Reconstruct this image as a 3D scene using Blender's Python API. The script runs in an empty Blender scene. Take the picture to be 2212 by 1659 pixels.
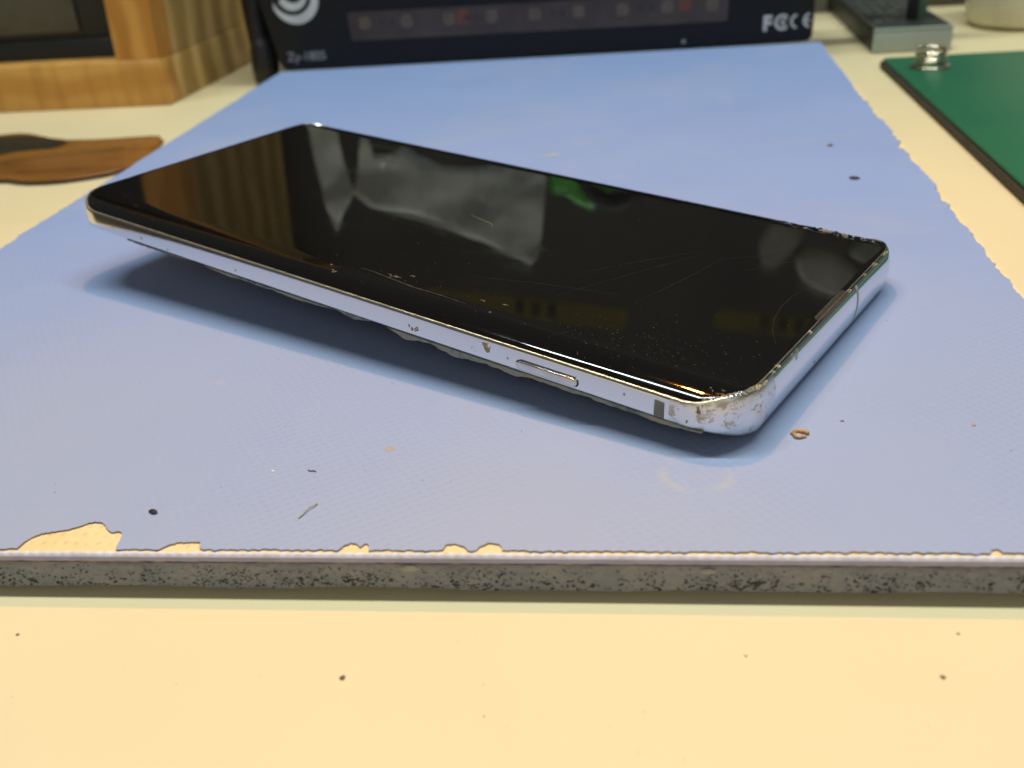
import bpy, bmesh, math, random
import numpy as np
from mathutils import Vector, Matrix, noise
random.seed(7)
R = math.radians
S = 0.001                      # every length below is in millimetres
TZ = 7.0                       # table top lies 7 mm under the mat top; mat top is z = 0 below
C = bpy.context.scene.collection
scn = bpy.context.scene
def W(p): return Vector((p[0]*S, p[1]*S, (p[2]+TZ)*S))

# ------------------------------------------------------------------ camera
cam_d = bpy.data.cameras.new('camera'); cam = bpy.data.objects.new('camera', cam_d); C.objects.link(cam)
right = Vector((0.98816, 0.13510, -0.07256)); up = Vector((-0.00190, 0.48402, 0.87505)); fwd = Vector((-0.15338, 0.86456, -0.47855))
up = (up - right*up.dot(right)/right.dot(right)).normalized(); right.normalize(); back = right.cross(up)
m = Matrix((( right.x, up.x, back.x), (right.y, up.y, back.y), (right.z, up.z, back.z))).to_4x4()
m.translation = W((0, 0, 74.919))
cam.matrix_world = m
cam_d.sensor_width = 36; cam_d.lens = 2080/2212*36
cam_d.clip_start = 0.005; cam_d.clip_end = 20
cam_d.dof.use_dof = True; cam_d.dof.focus_distance = 0.152; cam_d.dof.aperture_fstop = 24
scn.camera = cam

# ------------------------------------------------------------------ light
world = bpy.data.worlds.new('World'); scn.world = world; world.use_nodes = True
world.node_tree.nodes['Background'].inputs[0].default_value = (0.95, 1.0, 1.0, 1)
world.node_tree.nodes['Background'].inputs[1].default_value = 0.09
def area(name, loc, target, sx, sy, power, col):
    d = bpy.data.lights.new(name, 'AREA'); d.shape = 'RECTANGLE'; d.size = sx*S; d.size_y = sy*S
    d.energy = power; d.color = col
    o = bpy.data.objects.new(name, d); C.objects.link(o); o.location = W(loc)
    dv = (W(target)-W(loc)).normalized()
    z = -dv; x = Vector((1,0,0)); x = (x - z*x.dot(z)).normalized(); y = z.cross(x)
    o.matrix_world = Matrix(((x.x,y.x,z.x),(x.y,y.y,z.y),(x.z,y.z,z.z))).to_4x4(); o.matrix_world.translation = W(loc)
    return o
def shaded_bulb(name, loc, target, radius, power, col, cone, blend):      # bulb inside a lamp shade that opens towards the front of the desk
    d = bpy.data.lights.new(name, 'SPOT'); d.shadow_soft_size = radius*S; d.energy = power; d.color = col
    d.spot_size = R(cone); d.spot_blend = blend
    o = bpy.data.objects.new(name, d); C.objects.link(o); o.location = W(loc)
    o.rotation_mode = 'QUATERNION'; o.rotation_quaternion = (W(target)-W(loc)).to_track_quat('-Z', 'Y'); return o
shaded_bulb('desk_lamp_bulb', (-45, 262, 380), (10, 0, -7), 7, 2.75, (1.0, 0.35, 0.05), 116, 1.0)
area('ceiling_tube', (15, 228, 900), (15, 228, 0), 960, 36, 8.7, (0.93, 1.0, 1.0))
area('front_fill', (100, -1500, 900), (0, 100, 0), 1400, 900, 5.5, (0.97, 0.98, 1.0))  # added fill behind the camera, brightens the foam edge
scn.view_settings.view_transform = 'Standard'; scn.view_settings.look = 'None'
scn.view_settings.exposure = 0.0; scn.view_settings.gamma = 1.0
scn.cycles.max_bounces = 8

# ------------------------------------------------------------------ helpers
def new_mesh(name, verts, faces, mat, parent=None, smooth=False, local=False, mats=None, fm=None):
    me = bpy.data.meshes.new(name)
    if local: vs = [(v[0]*S, v[1]*S, v[2]*S) for v in verts]
    else: vs = [tuple(W(v)) for v in verts]
    me.from_pydata(vs, [], faces); me.update()
    if mats:
        for x in mats: me.materials.append(x)
        for p, i in zip(me.polygons, fm): p.material_index = i
    elif mat: me.materials.append(mat)
    if smooth:
        for p in me.polygons: p.use_smooth = True
    o = bpy.data.objects.new(name, me); C.objects.link(o)
    if parent: o.parent = parent
    return o
def fixn(o):
    bm = bmesh.new(); bm.from_mesh(o.data); bmesh.ops.recalc_face_normals(bm, faces=bm.faces); bm.to_mesh(o.data); bm.free(); return o
def bevel(o, w, seg=2, ang=35):
    md = o.modifiers.new('bevel', 'BEVEL'); md.width = w*S; md.segments = seg; md.limit_method = 'ANGLE'; md.angle_limit = R(ang)
    md.harden_normals = False
    for p in o.data.polygons: p.use_smooth = True
    return o
def empty(name, loc=None):
    o = bpy.data.objects.new(name, None); C.objects.link(o); o.empty_display_size = 0.005
    if loc: o.location = W(loc)
    return o
def tag(o, label, cat, group=None):
    o['label'] = label; o['category'] = cat
    if group: o['group'] = group
    return o
def kind(o, k): o['kind'] = k; return o
def child(o, parent):              # parent set while keeping world placement
    o.parent = parent
    o.matrix_parent_inverse = parent_inv(parent); return o
def parent_inv(p):
    return Matrix.Translation(p.location).inverted() if p.rotation_euler.to_matrix() == Matrix.Identity(3) else p.matrix_basis.inverted()
def prism(name, poly, z0, z1, mat, parent=None, local=False, top=None):
    """poly in plan, extruded from z0 to z1"""
    n = len(poly); v = [(x, y, z0) for x, y in poly]+[(x, y, z1) for x, y in poly]
    f = [tuple(range(n-1, -1, -1)), tuple(range(n, 2*n))]+[(i, (i+1) % n, n+(i+1) % n, n+i) for i in range(n)]
    return fixn(new_mesh(name, v, f, mat, parent, local=local))
def box(name, a, b, mat, parent=None, bv=0, local=False):
    o = prism(name, [(a[0], a[1]), (b[0], a[1]), (b[0], b[1]), (a[0], b[1])], a[2], b[2], mat, parent, local)
    if bv: bevel(o, bv)
    return o
def front(name, poly, y0, y1, mat, parent=None):
    """poly in the upright x-z plane, thickness from y0 (front) to y1"""
    n = len(poly); v = [(x, y0, z) for x, z in poly]+[(x, y1, z) for x, z in poly]
    f = [tuple(range(n)), tuple(range(2*n-1, n-1, -1))]+[(i, (i+1) % n, n+(i+1) % n, n+i) for i in range(n)]
    return fixn(new_mesh(name, v, f, mat, parent))
def tube(name, pts, r, mat, parent=None, seg=8, local=False, taper=None, closed=False):
    pts = [Vector(p) for p in pts]; n = len(pts); vs = []; fs = []
    ref = Vector((0.13, 0.21, 0.97))
    for i, p in enumerate(pts):
        t = (pts[(i+1) % n if closed else min(i+1, n-1)]-pts[(i-1) % n if closed else max(i-1, 0)]).normalized()
        a = t.cross(ref).normalized(); b = t.cross(a)
        rr = r if taper is None else r*taper[i]
        for k in range(seg):
            q = 2*math.pi*k/seg; vs.append(p+(a*math.cos(q)+b*math.sin(q))*rr)
    for i in range(n if closed else n-1):
        for k in range(seg):
            j = (i+1) % n
            fs.append((i*seg+k, i*seg+(k+1) % seg, j*seg+(k+1) % seg, j*seg+k))
    if not closed: fs += [tuple(range(seg-1, -1, -1)), tuple(range((n-1)*seg, n*seg))]
    return fixn(new_mesh(name, vs, fs, mat, parent, smooth=True, local=local))
def lathe(name, prof, centre, mat, parent=None, seg=40, smooth=True):
    vs = []; fs = []
    for r, z in prof:
        for k in range(seg):
            q = 2*math.pi*k/seg; vs.append((centre[0]+r*math.cos(q), centre[1]+r*math.sin(q), centre[2]+z))
    for i in range(len(prof)-1):
        for k in range(seg):
            fs.append((i*seg+k, i*seg+(k+1) % seg, (i+1)*seg+(k+1) % seg, (i+1)*seg+k))
    return fixn(new_mesh(name, vs, fs, mat, parent, smooth=smooth))

# ------------------------------------------------------------------ materials
class MT:
    def __init__(s, name):
        s.m = bpy.data.materials.new(name); s.m.use_nodes = True; s.nt = s.m.node_tree
        s.b = s.nt.nodes['Principled BSDF']; s.out = s.nt.nodes['Material Output']
        s.tc = s.nt.nodes.new('ShaderNodeTexCoord')
    def n(s, t, **k):
        nd = s.nt.nodes.new('ShaderNode'+t)
        for a, v in k.items():
            if a.startswith('i_'):
                key = a[2:]; key = int(key) if key.isdigit() else key.replace('_', ' ')
                nd.inputs[key].default_value = v
            else: setattr(nd, a, v)
        return nd
    def l(s, a, b): s.nt.links.new(a, b)
    def mapped(s, scale=(1, 1, 1), rot=(0, 0, 0), coord='Object'):
        mp = s.n('Mapping'); mp.inputs['Scale'].default_value = scale; mp.inputs['Rotation'].default_value = rot
        s.l(s.tc.outputs[coord], mp.inputs[0]); return mp.outputs[0]
    def noise(s, sc, det=4, vec=None, rough=.55, dist=0):
        nd = s.n('TexNoise', i_Scale=sc, i_Detail=det, i_Roughness=rough, i_Distortion=dist)
        s.l(vec or s.tc.outputs['Object'], nd.inputs['Vector']); return nd.outputs['Fac']
    def ramp(s, fac, stops):
        r = s.n('ValToRGB'); e = r.color_ramp.elements
        e[0].position = stops[0][0]; e[0].color = (*stops[0][1], 1); e[1].position = stops[1][0]; e[1].color = (*stops[1][1], 1)
        for p, c in stops[2:]:
            x = e.new(p); x.color = (*c, 1)
        s.l(fac, r.inputs[0]); return r.outputs[0]
    def fr(s, fac, a, b, lo=0, hi=1):
        r = s.n('MapRange'); s.l(fac, r.inputs[0])
        for i, v in enumerate((a, b, lo, hi)): r.inputs[i+1].default_value = v
        return r.outputs[0]
    def mix(s, fac, a, b, mode='MIX'):
        x = s.n('Mix', data_type='RGBA', blend_type=mode)
        for src, i in ((fac, 0), (a, 6), (b, 7)):
            if isinstance(src, (int, float)): x.inputs[i].default_value = src
            elif isinstance(src, tuple): x.inputs[i].default_value = (*src, 1)
            else: s.l(src, x.inputs[i])
        return x.outputs[2]
    def math(s, op, a, b=0.0):
        x = s.n('Math', operation=op)
        for i, v in enumerate((a, b)):
            if isinstance(v, (int, float)): x.inputs[i].default_value = v
            else: s.l(v, x.inputs[i])
        return x.outputs[0]
    def bump(s, h, dist, strength=1.0, prev=None):
        x = s.n('Bump'); x.inputs['Distance'].default_value = dist; x.inputs['Strength'].default_value = strength
        s.l(h, x.inputs['Height'])
        if prev is not None: s.l(prev, x.inputs['Normal'])
        s.l(x.outputs[0], s.b.inputs['Normal']); return x.outputs[0]
    def set(s, **k):
        for a, v in k.items():
            i = s.b.inputs[a.replace('_', ' ')]
            if isinstance(v, (int, float)): i.default_value = v
            elif isinstance(v, tuple): i.default_value = (*v, 1) if len(v) == 3 else v
            else: s.l(v, i)
        return s
def simple(name, col, rough=.5, metal=0., var=.12, sc=120, bump=0.0, spec=.5, **k):
    t = MT(name); f = t.noise(sc, 5)
    lo = tuple(c*(1-var) for c in col); hi = tuple(min(1, c*(1+var)) for c in col)
    t.set(Base_Color=t.ramp(f, [(.3, lo), (.7, hi)]), Roughness=t.fr(t.noise(sc*2.3, 3), .3, .7, rough*.88, min(1, rough*1.12)), Metallic=metal, Specular_IOR_Level=spec)
    if bump: t.bump(t.noise(sc*6, 4), bump*S)
    if k: t.set(**k)
    return t.m

# table laminate
t = MT('table_laminate')
c = t.ramp(t.noise(9, 4), [(.3, (.78, .67, .382)), (.7, (.81, .70, .412))])
sp = t.fr(t.noise(420, 2), .74, .78); c = t.mix(t.math('MULTIPLY', sp, .22), c, (.45, .33, .16)); c = t.mix(t.math('MULTIPLY', t.fr(t.noise(18, 7, rough=.7, dist=1), .52, .75), .12), c, (.60, .50, .30))
t.set(Base_Color=c, Roughness=t.fr(t.noise(30, 4), .3, .7, .40, .50), Specular_IOR_Level=.45); t.bump(t.noise(900, 3), .01*S)
M_table = t.m
# blue vinyl of the mat
t = MT('blue_vinyl')
c = t.ramp(t.noise(14, 5, rough=.6), [(.3, (.255, .36, .615)), (.7, (.285, .385, .63))])
c = t.mix(t.math('MULTIPLY', t.fr(t.noise(13, 6, rough=.65, dist=.6), .50, .68), .32), c, (.42, .44, .50))
c = t.mix(t.math('MULTIPLY', t.fr(t.noise(90, 8, t.mapped((1, 3, 1), (0, 0, R(35))), rough=.75), .62, .70), .16), c, (.24, .27, .38))
c = t.mix(t.math('MULTIPLY', t.fr(t.noise(60, 6), .68, .74), .35), c, (.50, .48, .36))
v = t.mapped((1, 1, 0), (0, 0, R(8)))
w1 = t.n('TexWave', wave_type='BANDS', bands_direction='DIAGONAL', i_Scale=330, i_Distortion=1.2, i_Detail=1.5); t.l(v, w1.inputs[0])
v2 = t.mapped((1, 1, 0), (0, 0, R(98)))
w2 = t.n('TexWave', wave_type='BANDS', bands_direction='DIAGONAL', i_Scale=330, i_Distortion=1.2, i_Detail=1.5); t.l(v2, w2.inputs[0])
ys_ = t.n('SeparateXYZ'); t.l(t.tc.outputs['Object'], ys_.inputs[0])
lamplit = t.fr(t.math('ADD', ys_.outputs[1], t.math('MULTIPLY', t.noise(11, 4), .16)), .30, .14)  # warm light towards the front, painted into the vinyl colour
c = t.mix(t.math('MULTIPLY', lamplit, .9), c, (.375, .425, .52))
wv = t.math('MULTIPLY', w1.outputs['Fac'], w2.outputs['Fac'])
patch = t.fr(t.noise(26, 3), .42, .62)
dx = t.math('SUBTRACT', ys_.outputs[0], 4.9*S); dy = t.math('SUBTRACT', ys_.outputs[1], 110.8*S)
rr_ = t.math('SQRT', t.math('ADD', t.math('MULTIPLY', dx, dx), t.math('MULTIPLY', dy, dy)))
ring = t.math('MULTIPLY', t.fr(t.math('ABSOLUTE', t.math('SUBTRACT', rr_, t.math('ADD', 3.9*S, t.math('MULTIPLY', t.noise(180, 3), 1.6*S)))), 1.0*S, .2*S), t.fr(t.noise(150, 3), .42, .6))
c = t.mix(t.math('MULTIPLY', ring, .26), c, (.52, .52, .33))
t.set(Base_Color=c, Roughness=t.fr(t.math('MULTIPLY', wv, patch), 0, 1, .50, .36), Specular_IOR_Level=.55)
bp = t.bump(t.math('MULTIPLY', wv, t.fr(patch, 0, 1, .3, 1)), .035*S)
bp = t.bump(t.noise(70, 5), .25*S, .35, bp); t.bump(t.noise(2500, 2), .006*S, 1, bp)
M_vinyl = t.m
# cream woven layer under the vinyl
t = MT('cream_weave')
vo = t.n('TexVoronoi', i_Scale=640, i_Randomness=.25); t.l(t.mapped((1, .8, 0.0)), vo.inputs['Vector'])
c = t.mix(t.math('MULTIPLY', t.fr(vo.outputs['Distance'], .28, .05), .35), t.ramp(t.noise(90, 4), [(.3, (.80, .62, .29)), (.7, (.88, .71, .37))]), (.42, .27, .07))
t.set(Base_Color=c, Roughness=.75); t.bump(vo.outputs['Distance'], .08*S)
M_cream = t.m
M_edge = simple('white_vinyl_edge', (.80, .79, .88), .55, sc=300, bump=.05)
M_edge_low = simple('lavender_vinyl_edge', (.34, .34, .54), .6, sc=300, bump=.05)
M_glue = simple('brown_dirty_glue', (.22, .155, .08), .7, var=.75, sc=500, bump=.1)
# foam rubber with pores
t = MT('grey_foam_rubber')
f1 = t.noise(520, 4, t.mapped((1, 1, 1.7), (0, R(20), 0)), dist=.4)
z = t.n('SeparateXYZ'); t.l(t.tc.outputs['Object'], z.inputs[0])
c = t.ramp(t.noise(130, 7, rough=.72), [(.30, (.175, .19, .215)), (.5, (.235, .25, .275)), (.75, (.32, .31, .30))])
c = t.mix(t.math('MULTIPLY', t.fr(t.noise(300, 3), .6, .75), .5), c, (.33, .31, .29))
t.set(Base_Color=c, Roughness=.8, Specular_IOR_Level=.3)
t.bump(f1, .35*S)
M_foam = t.m
t = MT('foam_pore_dark'); t.set(Base_Color=t.ramp(t.noise(420, 3), [(.38, (.028, .031, .038)), (.52, (.055, .055, .055)), (.62, (.11, .085, .055))]), Roughness=.9); M_pore = t.m

# phone glass
t = MT('black_display_glass')
sm = t.fr(t.noise(60, 6, t.mapped((1, 2.2, 1), (0, 0, R(25))), rough=.65, dist=.8), .42, .72, .012, .11)
t.set(Base_Color=(.0035, .0032, .003), Roughness=sm, Specular_IOR_Level=.55, IOR=1.5)
t.bump(t.noise(25, 2), .03*S, .25)
M_glass = t.m
# chrome frame: polished with worn patches
def chrome(name, wear):
    t = MT(name)
    f = t.noise(150, 8, rough=.7); big = t.noise(38, 3)
    msk = t.fr(t.math('ADD', f, t.math('MULTIPLY', big, .6)), wear, wear+.05)
    c = t.mix(msk, (.80, .80, .815), (.42, .37, .27))
    t.set(Base_Color=c, Metallic=t.fr(msk, 0, 1, 1, .75), Roughness=t.fr(msk, 0, 1, .13, .5))
    b = t.bump(t.noise(700, 4), .01*S, .6)
    t.bump(msk, .03*S, .5, b)
    return t.m
M_chrome = chrome('polished_frame', .995)
t = MT('corner_worn_frame')
f = t.noise(300, 10, rough=.78, dist=.3); m1 = t.fr(f, .535, .57)
c = t.mix(m1, (.80, .80, .81), (.50, .45, .34)); c = t.mix(t.fr(t.noise(420, 7, rough=.75), .61, .64), c, (.20, .15, .08))
t.set(Base_Color=c, Metallic=t.fr(m1, 0, 1, 1, .7), Roughness=t.fr(m1, 0, 1, .14, .5)); t.bump(f, .22*S, .7)
M_worn = t.m
M_rim = simple('worn_rim_lamp_tint', (.86, .76, .52), .34, metal=1, sc=500, var=.25, bump=.03)  # gold colour paints in the warm lamp's reflection along the rim
M_band = simple('antenna_band_plastic', (.17, .17, .14), .5, sc=400)
M_black = simple('black_gap', (.008, .008, .008), .6)
M_backg = simple('back_glass_black', (.015, .015, .018), .15)
t = MT('broken_back_glass_edge')
c = t.ramp(t.noise(110, 6, rough=.7), [(.35, (.06, .07, .06)), (.5, (.24, .26, .21)), (.62, (.32, .25, .14)), (.75, (.10, .09, .05))])
t.set(Base_Color=c, Roughness=.25, Specular_IOR_Level=.6); t.bump(t.noise(800, 5), .12*S)
M_shard = t.m
M_btn = simple('button_metal', (.66, .65, .62), .2, metal=1, sc=400, var=.1)
M_scr = simple('scratch_bright', (.20, .19, .15), .5, sc=500)
M_scr2 = simple('scratch_faint', (.018, .017, .014), .5, sc=500)
M_chip = simple('chipped_glass_pale', (.33, .30, .20), .25, sc=900, var=.6, spec=.8)
M_chipd = simple('chipped_glass_dark', (.015, .013, .008), .15, sc=900, var=.6, spec=.8)
M_orange = simple('lamp_glint_orange', (.95, .42, .10), .3, metal=1, sc=900, var=.3)  # orange stands in for the warm lamp's glint on chipped glass
M_mesh = simple('earpiece_mesh', (.13, .12, .09), .45, metal=.6, sc=600)
# wood
def wood(name, a, b, d, rot, sc=26):
    t = MT(name)
    v = t.mapped((1, 1, 1), rot)
    w = t.n('TexWave', wave_type='BANDS', bands_direction='X', i_Scale=sc, i_Distortion=5.5, i_Detail=3, i_Detail_Scale=.7, i_Detail_Roughness=.6); t.l(v, w.inputs[0])
    g = t.noise(26, 6, t.mapped((6, 6, .6), rot))
    c = t.ramp(w.outputs['Fac'], [(.1, a), (.8, b)]); c = t.mix(t.math('MULTIPLY', t.fr(g, .45, .75), .6), c, d)
    t.set(Base_Color=c, Roughness=.42, Specular_IOR_Level=.4); t.bump(g, .15*S)
    return t.m
M_woodv = wood('pine_upright', (.64, .32, .07), (.50, .22, .038), (.34, .12, .018), (0, 0, 0), 22)
M_woodh = wood('pine_rail', (.62, .33, .08), (.53, .25, .05), (.34, .14, .025), (0, R(90), 0), 20)
M_woods = wood('pine_side', (.56, .37, .13), (.36, .22, .06), (.20, .11, .028), (0, 0, R(90)), 14)
M_dev = simple('black_device_plastic', (.009, .009, .0095), .55, sc=300, bump=.02, spec=.25)
M_dark = simple('dark_case_plastic', (.010, .010, .008), .5, sc=200)
M_dim = simple('olive_grey_plastic', (.075, .07, .05), .5, sc=200)
M_print = simple('white_print', (.52, .54, .52), .5)
M_print2 = simple('grey_print', (.23, .24, .25), .5)
M_win = simple('brown_tinted_window', (.045, .031, .027), .3, sc=60, var=.3)
M_led = simple('led_square', (.095, .072, .05), .3, sc=400, var=.2)
M_ledd = simple('led_chip_dark', (.028, .02, .02), .3)
M_ledr = simple('led_strip_red_mark', (.11, .035, .02), .3)
M_rubber = simple('black_rubber', (.006, .006, .006), .55)
t = MT('brown_film')
c = t.ramp(t.noise(30, 5, t.mapped((.5, 1.8, 1)), rough=.65), [(.3, (.13, .05, .010)), (.7, (.30, .13, .03))])
t.set(Base_Color=c, Roughness=.16, Specular_IOR_Level=.5); M_film = t.m
t = MT('dark_film_blotch')
c = t.ramp(t.noise(45, 4), [(.3, (.018, .015, .008)), (.7, (.035, .028, .014))]); t.set(Base_Color=c, Roughness=.6, Specular_IOR_Level=.25); M_film2 = t.m
t = MT('green_mat_top')
c = t.ramp(t.noise(16, 3), [(.3, (.012, .125, .062)), (.7, (.022, .15, .062))]); t.set(Base_Color=c, Roughness=.42, Specular_IOR_Level=.5); t.bump(t.noise(900, 2), .01*S); M_green = t.m
M_greenside = simple('green_mat_dark_edge', (.028, .024, .014), .7, sc=300, bump=.1)
M_coil = simple('nickel_wire', (.78, .70, .52), .2, metal=1, sc=300, var=.15)
t = MT('frosted_acrylic'); t.set(Base_Color=t.ramp(t.noise(50, 3), [(.3, (.30, .34, .29)), (.7, (.34, .385, .33))]), Roughness=.35, Specular_IOR_Level=.6, Coat_Weight=.3); M_frost = t.m
M_frostedge = simple('acrylic_edge', (.36, .42, .38), .3)
M_darktop = simple('dark_green_grey_lid', (.035, .042, .033), .35, sc=160, var=.4)
M_cup = MT('milky_plastic').set(Base_Color=(.72, .68, .50), Roughness=.35, Subsurface_Weight=.25, Subsurface_Radius=(.01, .01, .006, 1)[:3] if False else (.01, .01, .006)).m if False else simple('milky_plastic', (.66, .62, .44), .32, sc=40)
M_acry = simple('green_tint_sheet', (.08, .14, .10), .2)
# ------------------------------------------------------------------ setting: table
tb = kind(new_mesh('table', [(-900, -250, -7), (700, -250, -7), (700, 1500, -7), (-900, 1500, -7)], [(0, 1, 2, 3)], M_table), 'structure')
md = None

# ------------------------------------------------------------------ desk mat
def fbm(x, s, o=0): return noise.fractal(Vector((x*s, o*3.7, .5)), 1.0, 2.0, 4)
mat = empty('desk_mat', (-50, 250, -7)); tag(mat, 'tattered pale blue vinyl desk mat with grey foam base and peeling front edge', 'mat')
MI = mat.matrix_basis.inverted()
def underm(o): o.parent = mat; o.matrix_parent_inverse = Matrix.Translation(-mat.location); return o
FX0, FX1 = -160.0, 63.0
def fy(x): return 92.4+0.0375*(x+18)          # front edge line in plan
# front torn bays (x, y) where the vinyl has peeled
bays = [
 [(-83.9, 0.0), (-83.6, 2.0), (-82.4, 3.3), (-81.0, 3.7), (-79.9, 4.1), (-78.9, 4.3), (-77.9, 4.9), (-77.1, 5.6), (-76.2, 5.9), (-75.1, 5.8), (-74.4, 5.3), (-73.9, 4.7), (-73.3, 4.1), (-72.6, 3.7), (-71.4, 3.9), (-71.0, 3.6), (-70.6, 2.4), (-70.3, 1.2), (-70.2, 0.0)],
 [(-64.2, 0.0), (-63.2, 1.0), (-62.1, 1.6), (-61.0, 1.5), (-60.0, 1.7), (-59.2, 1.5), (-58.9, .8), (-58.7, 0.0)],
 [(-40.3, 0.0), (-39.8, 1.1), (-38.9, 1.6), (-38.1, 1.2), (-37.6, .7), (-37.1, 1.5), (-36.6, 1.2), (-36.4, 0.0)],
 [(-27.0, 0.0), (-26.7, 1.2), (-25.7, 1.6), (-24.6, 1.1), (-24.0, .5), (-23.7, 0.0)],
 [(-22.9, 0.0), (-22.2, 1.1), (-21.1, 1.8), (-20.1, 1.4), (-19.6, .8), (-19.3, 0.0)],
 [(37.9, 0.0), (38.2, .7), (38.8, .9), (39.3, .3), (39.5, 0.0)]]
def bay_off(x):
    for b in bays:
        if b[0][0] <= x <= b[-1][0]:
            for p, q in zip(b[:-1], b[1:]):
                if p[0] <= x <= q[0]:
                    k = 0 if q[0] == p[0] else (x-p[0])/(q[0]-p[0])
                    return p[1]+k*(q[1]-p[1])
    return None
edge = []
x = FX0
while x <= FX1:
    bo = bay_off(x)
    if bo is None: off = .34+.20*abs(math.sin(x*math.pi/1.45))*(1 if x > -64 else .4)+.22*fbm(x, .5)+.05*random.random()
    else: off = .35+bo+.12*random.uniform(-1, 1)
    edge.append((x, fy(x)+off)); x += .22
right_e = []; y = fy(FX1)+.8
while y < 424.6:
    w = .9*fbm(y, .05, 5)+.55*fbm(y, .35, 9)+.25*random.uniform(-1, 1)*(1 if y < 330 else .4)
    right_e.append((63.3+w, y)); y += .9
left_e = []; y = 417.4
while y > fy(FX0)+1:
    w = .5*fbm(y, .06, 2)+(.5*fbm(y, .4, 3)+.2*random.uniform(-1, 1))*(1 if y < 260 else .25)
    left_e.append((-160.6-(y-200)*.021+w, y)); y -= .9
poly = [(FX1, fy(FX1)+10)]+[p for p in right_e if p[1] > fy(FX1)+10.4]+[p for p in left_e if p[1] > fy(FX0)+10.4]+[(-160.2, fy(FX0)+10)]
vs = []; fs = []; fm = []
for (x_, y_) in edge:
    yb = fy(x_)+10
    if abs(x_-FX0) < .1: yb = fy(FX0)+10
    vs += [(x_, y_+.06, -.30), (x_, y_, -.05), (x_, y_+.08, 0)]+[(x_, y_+.08+(yb-y_-.08)*k_, 0) for k_ in (.3, .6, 1)]
for i in range(len(edge)-1):
    for j in range(5): fs.append((i*6+j, (i+1)*6+j, (i+1)*6+j+1, i*6+j+1)); fm.append(1 if j == 0 else 0)
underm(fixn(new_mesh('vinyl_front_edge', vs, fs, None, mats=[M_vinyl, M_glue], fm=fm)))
def tri_prism(name, poly, z0, z1, mat_, sideM=None):
    bm = bmesh.new()
    vt = [bm.verts.new(W((x, y, z1))) for x, y in poly]; vb = [bm.verts.new(W((x, y, z0))) for x, y in poly]
    bm.faces.new(vt); n = len(poly)
    for i in range(n):
        f = bm.faces.new((vt[i], vb[i], vb[(i+1) % n], vt[(i+1) % n])); f.material_index = 1 if sideM else 0
    bmesh.ops.triangulate(bm, faces=[f for f in bm.faces if len(f.verts) > 4])
    bmesh.ops.recalc_face_normals(bm, faces=bm.faces)
    me = bpy.data.meshes.new(name); bm.to_mesh(me); bm.free(); me.materials.append(mat_)
    if sideM: me.materials.append(sideM)
    o = bpy.data.objects.new(name, me); C.objects.link(o); return o
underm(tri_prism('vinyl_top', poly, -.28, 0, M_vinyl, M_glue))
# cream woven layer just below
vs = []; fs = []; xs = np.arange(FX0, FX1, .24); ys = (0, .3, 1.2, 2.5, 4, 6, 10, 30)
for x_ in xs:
    for k_, yy in enumerate(ys):
        vs.append((x_, fy(x_)+.12+(.10*math.sin(x_*2*math.pi/1.45) if k_ == 0 else 0)+yy, -.30+(.04*noise.noise(Vector((x_*.8, yy, 2))) if k_ else -.05)))
for i in range(len(xs)-1):
    for j in range(len(ys)-1): fs.append((i*8+j, (i+1)*8+j, (i+1)*8+j+1, i*8+j+1))
underm(fixn(new_mesh('woven_layer', vs, fs, M_cream, smooth=True)))
vs = []; fs = []
for y_ in np.arange(fy(FX1)+1, 424, 1.0): vs += [(62.0, y_, -.32), (64.0+.5*fbm(y_, .3, 4), y_, -.36)]
for i in range(len(vs)//2-1): fs.append((2*i, 2*i+1, 2*i+3, 2*i+2))
underm(fixn(new_mesh('woven_layer', vs, fs, M_cream)))
# edge bead of the vinyl backing: white scalloped lip, lavender face, dashed glue seam
def strip(name, rows, mat_, x0=FX0, x1=FX1, step=.24, smooth=True):
    vs = []; fs = []; xs = np.arange(x0, x1, step); k = len(rows)
    for x_ in xs:
        for r in rows: vs.append((x_, fy(x_)+r[0](x_), r[1](x_)))
    for i in range(len(xs)-1):
        for j in range(k-1): fs.append((i*k+j, (i+1)*k+j, (i+1)*k+j+1, i*k+j+1))
    return fixn(new_mesh(name, vs, fs, mat_, smooth=smooth))
sc = lambda x_: .15*math.sin(x_*2*math.pi/1.45)
c0 = lambda v: (lambda x_: v)
underm(strip('white_edge_lip', [(lambda x_: .16+sc(x_), c0(-.27)), (lambda x_: .02+.6*sc(x_), lambda x_: -.33+.03*fbm(x_, 2)), (c0(-.12), c0(-.6)), (c0(-.16), c0(-.84))], M_edge))
underm(strip('lavender_edge_face', [(c0(-.155), c0(-.84)), (lambda x_: -.17+.03*fbm(x_, 1), c0(-1.15)), (lambda x_: -.12, lambda x_: -1.52+.04*fbm(x_, 1.3))], M_edge_low))
underm(strip('glue_seam', [(c0(-.10), c0(-1.50)), (lambda x_: .02+.05*fbm(x_, 3), c0(-1.6)), (lambda x_: .04, c0(-1.8)), (c0(-.02), c0(-1.86))], M_glue))
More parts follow.
